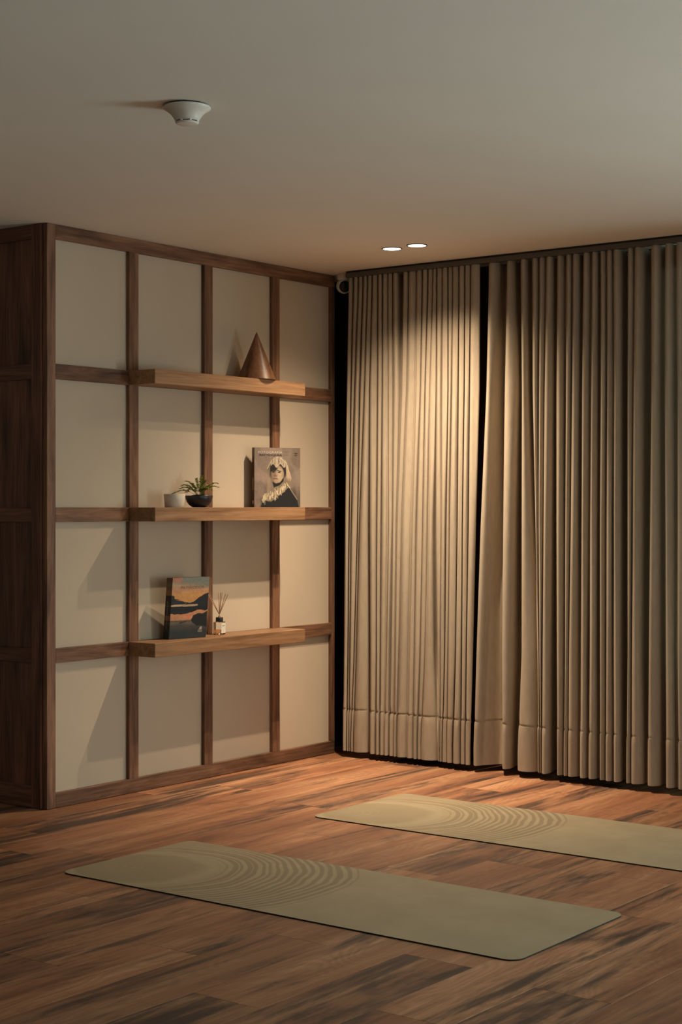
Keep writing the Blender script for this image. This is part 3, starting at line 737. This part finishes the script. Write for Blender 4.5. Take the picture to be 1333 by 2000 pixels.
def spine1(u, v):
    img = np.zeros(u.shape+(3,)); img[:] = lin(58, 40, 30)[:3]
    img = lay(img, (190, 175, 150), ((abs(u-0.5) < 0.16) & (v > 0.28) & (v < 0.5) & (np.sin(v*330) > -0.2)).astype(float)*0.8)
    return lay(img, (190, 180, 160), ((abs(u-0.5) < 0.25) & (v > 0.06) & (v < 0.11)).astype(float)*0.8)
book('portrait_book', 'book with a sepia portrait of a person in a fringed headdress on its cover', (a[0], a[1], ZS[1]+0.0005),
     math.atan2(b_[1]-a[1], b_[0]-a[0]), w1, 0.286, 0.026, portrait, (0.05,0.032,0.022,1), spine1,
     titles=[('FOTOGRAF\u00cdA', 0.085*w1, 0.266-0.0075, 0.52*w1, 0.0135, M_INKW, 0.0), ('ANTIOQUIA', 0.095*w1, 0.2445, 0.505*w1, 0.0105, M_INKB, 0.03)])
a = pl(330, 1251, 0, 0.062); b_ = pl(402, 1246, 0, 0.103); w2 = float(np.hypot(*(b_-a)[:2]))
def spine2(u, v):
    img = sunset(np.full_like(u, 0.02), v)*0.45
    img = lay(img, (20, 20, 22), ((v > 0.38) & (v < 0.70)).astype(float)*0.8)
    return lay(img, (150, 150, 150), ((abs(u-0.45) < 0.07) & (v > 0.16) & (v < 0.62) & (np.sin(v*260) > -0.5)).astype(float)*0.5)
book('landscape_book', 'thick book with an orange sunset over dark hills and water on its cover', (a[0], a[1], ZS[0]+0.0005),
     math.atan2(b_[1]-a[1], b_[0]-a[0]), w2, 0.276, 0.043, sunset, (0.016,0.016,0.018,1), spine2, shear=0.11,
     titles=[('PATWODOS', 0.24*w2, 0.225, 0.62*w2, 0.012, M_INKT, 0.0)])

# ------------------------------------------------------------------ bowls and fern
pw = pl(341, 990, 0, 0.078)
o = link('ceramic_bowl', lathe('ceramic_bowl', [(r_*0.84, z_) for r_, z_ in [(0.0,0.0),(0.049,0.0),(0.0515,0.0025),(0.0545,0.030),(0.0575,0.058),(0.0565,0.0595),(0.0550,0.058),(0.052,0.030),(0.049,0.006),(0.0,0.006)]], 56), M_BOWLW)
auto_smooth(o, 50); o.location = (0.078, pw[1], ZS[1]+0.0005)
tag(o, 'cream ceramic bowl with straight sides beside the black bowl', 'bowl')
pb = pl(389, 990, 0, 0.085)
e = tag(empty('potted_fern', (0.085, pb[1], ZS[1]+0.0005)), 'small green fern growing in a black rounded bowl', 'potted plant')
prof = [(r_*1.02, z_) for r_, z_ in [(0.0,0.0),(0.026,0.0),(0.034,0.003),(0.046,0.012),(0.056,0.026),(0.0605,0.040),(0.062,0.052),(0.0608,0.0535),(0.0592,0.052),(0.0575,0.040),(0.050,0.022),(0.0,0.010)]]
auto_smooth(link('bowl', lathe('bowl', prof, 56), M_BOWLB, e), 50)
link('soil', lathe('soil', [(0.0,0.020),(0.0560,0.040),(0.053,0.0465),(0.040,0.053),(0.022,0.057),(0.0,0.058)], 28), M_SOIL, e)
def leaf_mat():
    m, nt, b = new_mat('fern_leaf'); tc = N(nt, 'ShaderNodeTexCoord'); n = noise(nt, tc.outputs['Object'], 60, 3)
    c = ramp(nt, n, [(0.35, (0.17,0.21,0.030,1)), (0.65, (0.40,0.44,0.095,1))]); L(nt, c, b.inputs['Base Color']); b.inputs['Roughness'].default_value = 0.5
    tr = N(nt, 'ShaderNodeBsdfTranslucent'); L(nt, c, tr.inputs[0]); mx = N(nt, 'ShaderNodeMixShader'); mx.inputs[0].default_value = 0.3
    L(nt, b.outputs[0], mx.inputs[1]); L(nt, tr.outputs[0], mx.inputs[2]); L(nt, mx.outputs[0], nt.nodes['Material Output'].inputs[0]); return m
M_LEAF = leaf_mat()
RV = Vector((_c, _s, 0)); DV = Vector((_s, -_c, 0))       # across the view / towards the room
def leaflet(bm, q0, ax, nn, ln_):
    wd = ax.cross(nn).normalized()*ln_*0.36
    pts = [q0, q0+ax*ln_*0.30+wd*0.8, q0+ax*ln_*0.70+wd, q0+ax*ln_+nn*ln_*0.1, q0+ax*ln_*0.70-wd, q0+ax*ln_*0.30-wd*0.8]
    bm.faces.new([bm.verts.new(q) for q in pts])
def frond(p0, p1, p2, size):
    """a thin arching stalk with short side sprigs carrying small round leaflets"""
    bm = bmesh.new(); P = []; up = Vector((0,0,1))
    for k in range(15):
        t = k/14; P.append(p0*(1-t)**2 + p1*2*t*(1-t) + p2*t*t)
    tube(bm, P, [0.0008*(1-0.6*k/14) for k in range(15)], 4)
    def rv(): return Vector((random.uniform(-1,1), random.uniform(-1,1), random.uniform(-0.6,1)))*0.35
    for k in range(4, 15):
        t = k/14; d_ = (P[min(k+1, 14)]-P[k-1]).normalized(); s_ = d_.cross(up).normalized()
        for sg in (-1, 1):
            ln_ = size*(1.15-0.85*t)*random.uniform(0.7, 1.2)
            br = (s_*sg + d_*0.8 + rv()).normalized(); e1 = P[k]+br*ln_
            tube(bm, [P[k], e1], 0.0004, 3)
            for j in range(3):
                q0 = P[k]+br*ln_*(0.4+0.3*j)
                for s2 in (-1, 1):
                    ax = (br*0.7 + br.cross(up).normalized()*s2 + rv()).normalized(); leaflet(bm, q0, ax, (up+rv()).normalized(), random.uniform(0.0060, 0.0088))
    return to_mesh(bm, 'frond', False)
random.seed(11)
tips = [(-0.118,0.062,0.0),(-0.075,0.098,0.01),(-0.060,0.118,-0.02),(-0.055,0.070,0.03),(-0.028,0.105,0.02),(-0.012,0.128,0.0),(0.012,0.140,-0.01),(0.030,0.120,0.015),(0.045,0.100,-0.02),(0.082,0.108,0.0),(0.086,0.090,0.01),(0.060,0.078,0.03),(0.015,0.085,0.045),(-0.030,0.080,0.045),(0.030,0.088,0.035),(-0.085,0.085,-0.01)]
for a_, z_, t_ in tips:
    p0 = RV*(a_*0.12)+DV*(t_*0.2)+Vector((0,0,0.054)); p2 = RV*a_+DV*t_+Vector((0,0,z_)); p1 = (p0+p2)/2+Vector((0,0,0.035 if abs(a_) > 0.05 else 0.015))
    link('frond', frond(p0, p1, p2, random.uniform(0.010, 0.015)), M_LEAF, e)

# ------------------------------------------------------------------ reed diffuser
pd = pl(429.5, 1241, 0, 0.052)
e = tag(empty('reed_diffuser', (0.050, pd[1], ZS[0]+0.0005), math.radians(9)), 'glass reed diffuser bottle with black collar and wooden reeds', 'diffuser')
hw = 0.0215; hb = 0.060
bo = link('bottle', box_mesh('bottle', -hw, hw, -hw, hw, 0, hb, 0.003), M_GLASS, e)
link('oil', box_mesh('oil', -hw+0.003, hw-0.003, -hw+0.003, hw-0.003, 0.005, 0.024, 0.001), M_OIL, e)
link('label', box_mesh('label', hw+0.0001, hw+0.0006, -hw+0.003, hw-0.003, 0.008, hb-0.006), M_LABELW, bo)
link('label_print', box_mesh('label_print', hw+0.0006, hw+0.0008, -0.011, 0.011, 0.040, 0.0425), M_TRACK, bo)
auto_smooth(link('collar', lathe('collar', [(0.0,hb),(0.0165,hb),(0.017,hb+0.001),(0.017,hb+0.018),(0.0155,hb+0.020),(0.0,hb+0.020)], 32), M_BLACK, e), 40)
for k, (a_, t_) in enumerate([(-0.052, 0.0),(-0.044, 0.012),(-0.006, -0.01),(0.006, 0.012),(0.012, -0.012),(0.040, 0.0),(0.030, 0.02)]):
    # reeds fan out across the bottle; worked out in room axes, then turned back into the bottle's own
    R9 = Matrix.Rotation(-math.radians(9), 3, 'Z')
    p2 = R9 @ (RV*a_+DV*t_+Vector((0,0,0.196-abs(a_)*0.22))); p0 = R9 @ (RV*(-a_*0.16)+DV*(-t_*0.3)+Vector((0,0,hb+0.017)))
    bm = bmesh.new(); tube(bm, [p0, p2], 0.0016, 6); link('reed', to_mesh(bm, 'reed'), M_REED, e)
